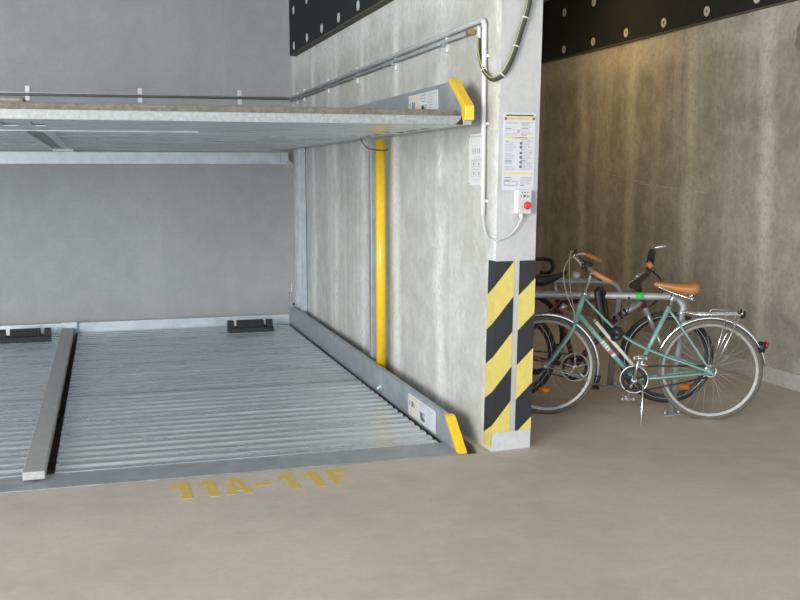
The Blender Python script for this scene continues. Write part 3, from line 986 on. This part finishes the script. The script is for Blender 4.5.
pm.tube([b1.p(.258, .640, .022), b1.p(.54, .318, .022)], .0125, 12)
pm.build('pump', M['pump'], b1.root)
MB().tube([b1.p(.254, .645, .022), b1.p(.246, .654, .022)], .011, 10).build('pump_clip', M['turq'], b1.root)
b1.crank(*BB, .090, M['alu'], R(80), spider=1)
b1.line([(BB[0], BB[1] + .088, .045), (RH[0], RH[1] + .036, .045)], .0055, 6).build('chain', M['black'], b1.root)
b1.line([(BB[0] + .02, BB[1] - .086, .045), (RH[0], RH[1] - .036, .045)], .0055, 6).build('chain', M['black'], b1.root)
sp = MB().ring(b1.p(*RH, .045), b1.n, .036, .008, 24, 6)
sp.build('sprocket', M['alu'], b1.root)
b1.mudguard(*FH, .354, R(-38), R(108), M['chrome'])
b1.mudguard(*RH, .356, R(-72), R(84), M['chrome'])
for sd in (-1, 1):
    b1.line([(-.065, .335, .055 * sd), (.215, .14 + .10, .028 * sd)], .003, 5).build('mudguard_stay', M['alu'], b1.root)
MB().tube([b1.p(.278, .275), b1.p(.268, .225)], [.026, .020], 10).build('mud_flap', M['black'], b1.root)
rk = MB()
for wv in (-.06, -.02, .02, .06):
    b1.line([(.85, .700, wv * .5), (.90, .704, wv), (1.16, .708, wv), (1.185, .708, wv)], .0035, 6, 0, rk)
for uu in (.91, 1.0, 1.09, 1.18):
    b1.line([(uu, .706, -.06), (uu, .706, .06)], .0035, 6, 0, rk)
b1.line([(1.185, .708, -.06), (1.197, .735, -.04), (1.197, .735, .04), (1.185, .708, .06)], .0035, 6, 0, rk)
b1.line([(.78, .70, 0), (.86, .715, 0)], .006, 6, 0, rk)
b1.line([(.98, .706, .03), (1.0, .735, .02), (1.12, .733, .02)], .003, 6, 0, rk)
rko = rk.build('luggage_rack', M['chrome'], b1.root)
for sd in (-1, 1):
    MB().tube([b1.p(1.175, .706, .06 * sd), b1.p(RH[0] + .01, RH[1] + .0, .072 * sd)], .0055, 8).build('rack_strut', M['chrome'], rko)
    if sd > 0:
        MB().tube([b1.p(1.09, .706, .06 * sd), b1.p(RH[0], RH[1] + .01, .072 * sd)], .0040, 8).build('rack_strut', M['chrome'], rko)
MB().tube([b1.p(1.185, .705, 0), b1.p(1.215, .70, 0)], [.03, .024], 10).build('rack_lamp', M['black'], rko)
tl = MB().tube([b1.p(1.310, .49), b1.p(1.345, .487)], [.040, .036], 14)
tlo = tl.build('tail_lamp', M['black'], b1.root)
MB().tube([b1.p(1.345, .505), b1.p(1.366, .502)], [.026, .020], 14).build('lens', M['red_lamp'], tlo)
MB().tube([b1.p(.575, .25, .03), b1.p(.572, .225, .05), b1.p(.556, .006, .215)], [.009, .007, .0075], 8).build('kickstand', M['chrome'], b1.root)
dr = MB()
dr.tube([b1.p(.565, .34, .045), b1.p(.560, .41, .03)], .014, 8)
dr.tube([b1.p(.545, .37, .06), b1.p(.60, .36, .06)], .008, 8)
dr.build('front_derailleur', M['alu'], b1.root)

# ---- 2: dark red bicycle behind the stand, facing right
b2 = Bike((2.897, 6.788), (3.893, 6.372), 'dark red bicycle with black tyres behind the front stand, its front wheel to the right')
b2.pedal_mat = M['black']
FH, RH, BB = (1.072, .33), (-.03, .34), (.432, .255)
w2 = b2.wheel(*FH, .328, .0235, M['rubber'], M['black'], 28, True)
w3 = b2.wheel(*RH, .336, .0235, M['rubber'], M['black'], 28, True)
for c, a in ((FH, -58),):
    q = (c[0] + .245 * math.cos(R(a)), c[1] + .245 * math.sin(R(a)))
    MB().tube([b2.p(q[0] - .035, q[1], .012), b2.p(q[0], q[1], .016), b2.p(q[0] + .035, q[1], .012)], [.020, .026, .020], 10).build('spoke_reflector', M['orange'], w2)
fr = MB()
b2.line([(.868, .800), (.912, .680)], .023, 12, mb=fr)
b2.line([(.72, .605), (.432, .255)], .022, 12, mb=fr)
b2.line([(.875, .775), (.31, .705)], .017, 12, mb=fr)
b2.line([(.432, .255), (.306, .735)], .018, 12, mb=fr)
for sd in (-1, 1):
    b2.line([(.31, .70, .02 * sd), (RH[0], RH[1], .06 * sd)], .009, 8, 0, fr)
    b2.line([(.432, .255, .03 * sd), (RH[0], RH[1], .06 * sd)], .010, 8, 0, fr)
fr.tube([b2.p(*BB, -.04), b2.p(*BB, .04)], .024, 14)
f2 = fr.build('frame', M['red_frame'], b2.root)
MB().tube([b2.p(.89, .722), b2.p(.715, .60)], [.025, .0245], 12).build('down_tube_sleeve', M['silver'], f2)
lt = MB()
for t0 in (.0, .035, .07):
    lt.tube([b2.p(.79 - t0, .652 - t0 * .7, 0), b2.p(.775 - t0, .642 - t0 * .7, 0)], .0262, 12)
lt.build('lettering', M['black'], f2)
fk = MB()
fk.tube([b2.p(.920, .66, -.06), b2.p(.920, .66, .06)], .018, 10)
b2.line([(.905, .70, 0), (.92, .66, 0)], .022, 10, mb=fk)
for sd in (-1, 1):
    b2.line([(.918, .67, .058 * sd), (.975, .53, .058 * sd)], .0165, 10, 0, fk)
    b2.line([(.975, .54, .058 * sd), (FH[0], FH[1], .058 * sd)], .013, 10, 0, fk)
fk.build('suspension_fork', M['silver'], b2.root)
MB().tube([b2.p(.866, .805), b2.p(.862, .835)], .026, 12).build('headset', M['black'], b2.root)
MB().tube([b2.p(.860, .83), b2.p(.855, .90), b2.p(.93, .93)], [.016, .018, .018], 10).build('stem', M['silver'], b2.root)
hb = MB()
b2.line([(.79, .870, .31), (.84, .895, .25), (.90, .92, .12), (.935, .935, 0), (.955, .97, -.12), (.985, 1.03, -.25), (.995, 1.055, -.31)], .019, 10, 6, hb)
hbo = hb.build('handlebar', M['black'], b2.root)
MB().tube([b2.p(.785, .868, .32), b2.p(.84, .893, .24)], .023, 10).build('grip', M['black'], hbo)
MB().tube([b2.p(.995, 1.05, -.30), b2.p(.968, .99, -.17)], .027, 10).build('grip', M['black'], hbo)
MB().tube([b2.p(.768, .882, .30), b2.p(.82, .905, .22), b2.p(.89, .945, .14)], .007, 8).build('bar_end', M['alu'], hbo)
MB().tube([b2.p(.995, 1.07, -.30), b2.p(1.02, 1.085, -.29), b2.p(1.09, 1.10, -.27)], [.010, .011, .010], 8).build('bar_end', M['alu'], hbo)
MB().tube([b2.p(.93, .965, -.03), b2.p(.96, .99, -.03)], .026, 12).build('bell', M['grip'], hbo)
for w0 in (.1, -.12):
    b2.line([(.95, .95, w0), (1.03, .86, w0 * .6), (1.0, .74, w0 * .3), (.94, .68, 0)], .004, 6, 6).build('brake_cable', M['black'], b2.root)
MB().tube([b2.p(.306, .735), b2.p(.278, .862)], .0135, 12).build('seatpost', M['silver'], b2.root)
b2.saddle([(.115, .905, .055, .07), (.145, .918, .072, .095), (.20, .915, .070, .095), (.25, .912, .046, .075), (.30, .920, .026, .050), (.345, .934, .020, .034), (.375, .938, .010, .022)], M['black'])
b2.crank(*BB, .098, M['alu'], R(-46), .175)
b2.line([(BB[0], BB[1] + .09, .045), (RH[0], RH[1] + .04, .045)], .005, 6).build('chain', M['black'], b2.root)
b2.line([(BB[0], BB[1] - .09, .045), (RH[0], RH[1] - .06, .045)], .005, 6).build('chain', M['black'], b2.root)
cs_ = MB()
for i in range(5):
    cs_.ring(b2.p(*RH, .03 + .006 * i), b2.n, .05 - .006 * i, .004, 24, 5)
cs_.build('cassette', M['alu'], b2.root)
MB().tube([b2.p(.325, .69, .0), b2.p(.36, .665, .0)], [.035, .03], 10).build('rear_lamp', M['alu'], b2.root)

# ---- 3: black bicycle mostly hidden behind the wall end
b3 = Bike((3.10, 8.15), (3.62, 7.30), 'black bicycle almost hidden behind the pillar, only its handlebar end showing')
b3.pedal_mat = M['black']
off = 0.03
FH, RH, BB = (.555 + off, .335), (-.44 + off, .335), (-.03 + off, .265)
b3.wheel(*FH, .335, .014, M['rubber'], M['black'], 20)
b3.wheel(*RH, .335, .014, M['rubber'], M['black'], 20)
fr = MB()
b3.line([(.44 + off, .84), (.475 + off, .70)], .018, 10, mb=fr)
b3.line([(.47 + off, .72), BB], .016, 10, mb=fr)
b3.line([(.445 + off, .82), (-.17 + off, .78)], .014, 10, mb=fr)
b3.line([BB, (-.18 + off, .80)], .015, 10, mb=fr)
for sd in (-1, 1):
    b3.line([(-.175 + off, .78, .015 * sd), (RH[0], RH[1], .06 * sd)], .008, 8, 0, fr)
    b3.line([(BB[0], BB[1], .03 * sd), (RH[0], RH[1], .06 * sd)], .009, 8, 0, fr)
fr.build('frame', M['dark_paint'], b3.root)
fk = MB()
for sd in (-1, 1):
    b3.line([(.478 + off, .69, .015 * sd), (.485 + off, .66, .045 * sd), (.53 + off, .45, .048 * sd), (FH[0], FH[1], .05 * sd)], .010, 8, 4, fk)
fk.build('fork', M['dark_paint'], b3.root)
MB().tube([b3.p(.44 + off, .84), b3.p(.43 + off, .90), b3.p(.52 + off, .925)], .013, 10).build('stem', M['dark_paint'], b3.root)
hb = MB()
b3.line([(.51 + off, .82, .21), (.585 + off, .815, .21), (.63 + off, .86, .21), (.615 + off, .915, .21), (.56 + off, .93, .205), (.52 + off, .93, .15), (.52 + off, .93, 0), (.52 + off, .93, -.15), (.56 + off, .93, -.205), (.615 + off, .915, -.21), (.63 + off, .86, -.21), (.585 + off, .815, -.21), (.51 + off, .82, -.21)], .017, 10, 5, hb)
hbo = hb.build('handlebar', M['black'], b3.root)
MB().tube([b3.p(.63 + off, .90, .21), b3.p(.66 + off, .93, .21), b3.p(.665 + off, .89, .21), b3.p(.65 + off, .84, .21)], .008, 8).build('brake_lever', M['alu'], hbo)
b3.saddle([(-.33 + off, .955, .06, .045), (-.28 + off, .96, .068, .05), (-.2 + off, .955, .045, .04), (-.08 + off, .955, .018, .03), (-.05 + off, .952, .008, .02)], M['black'])
MB().tube([b3.p(-.18 + off, .80), b3.p(-.2 + off, .925)], .013, 10).build('seatpost', M['black'], b3.root)
b3.crank(*BB, .085, M['black'], R(200))

# ------------------------------------------------------------------ lock on the front stand
lk = thing('chain_lock', 'black fabric sleeved chain lock hanging over the front stand beside the turquoise frame', 'bicycle lock', tuple(b1.p(.30, .5, -.1)))
q = lambda u, z, w: b1.p(u, z, w)
MB().tube(spline([q(.40, .60, .035), (q(.415, .565, .045)), q(.385, .535, .04), q(.36, .56, -.02), q(.33, .66, -.12), q(.315, .76, -.12), q(.30, .835, -.09), q(.27, .83, -.05), q(.285, .72, -.045), q(.315, .62, -.03), q(.36, .575, .03), q(.40, .60, .035)], 6), .024, 8).build('sleeve', M['black'], lk)
MB().tube([q(.375, .60, .045), q(.43, .55, .045)], .03, 12).build('lock_body', M['black'], lk)
tag(MB().tube(spline([b1.p(.47, .80, -.12), b1.p(.478, .79, -.085), b1.p(.476, .72, -.075), b1.p(.455, .67, -.10), b1.p(.43, .69, -.14), b1.p(.45, .77, -.16), b1.p(.46, .80, -.15), b1.p(.47, .80, -.12)], 6), .005, 8).build('cable_lock', M['black']),
    'thin black cable loop wound round the middle of the front stand tube', 'cable lock')
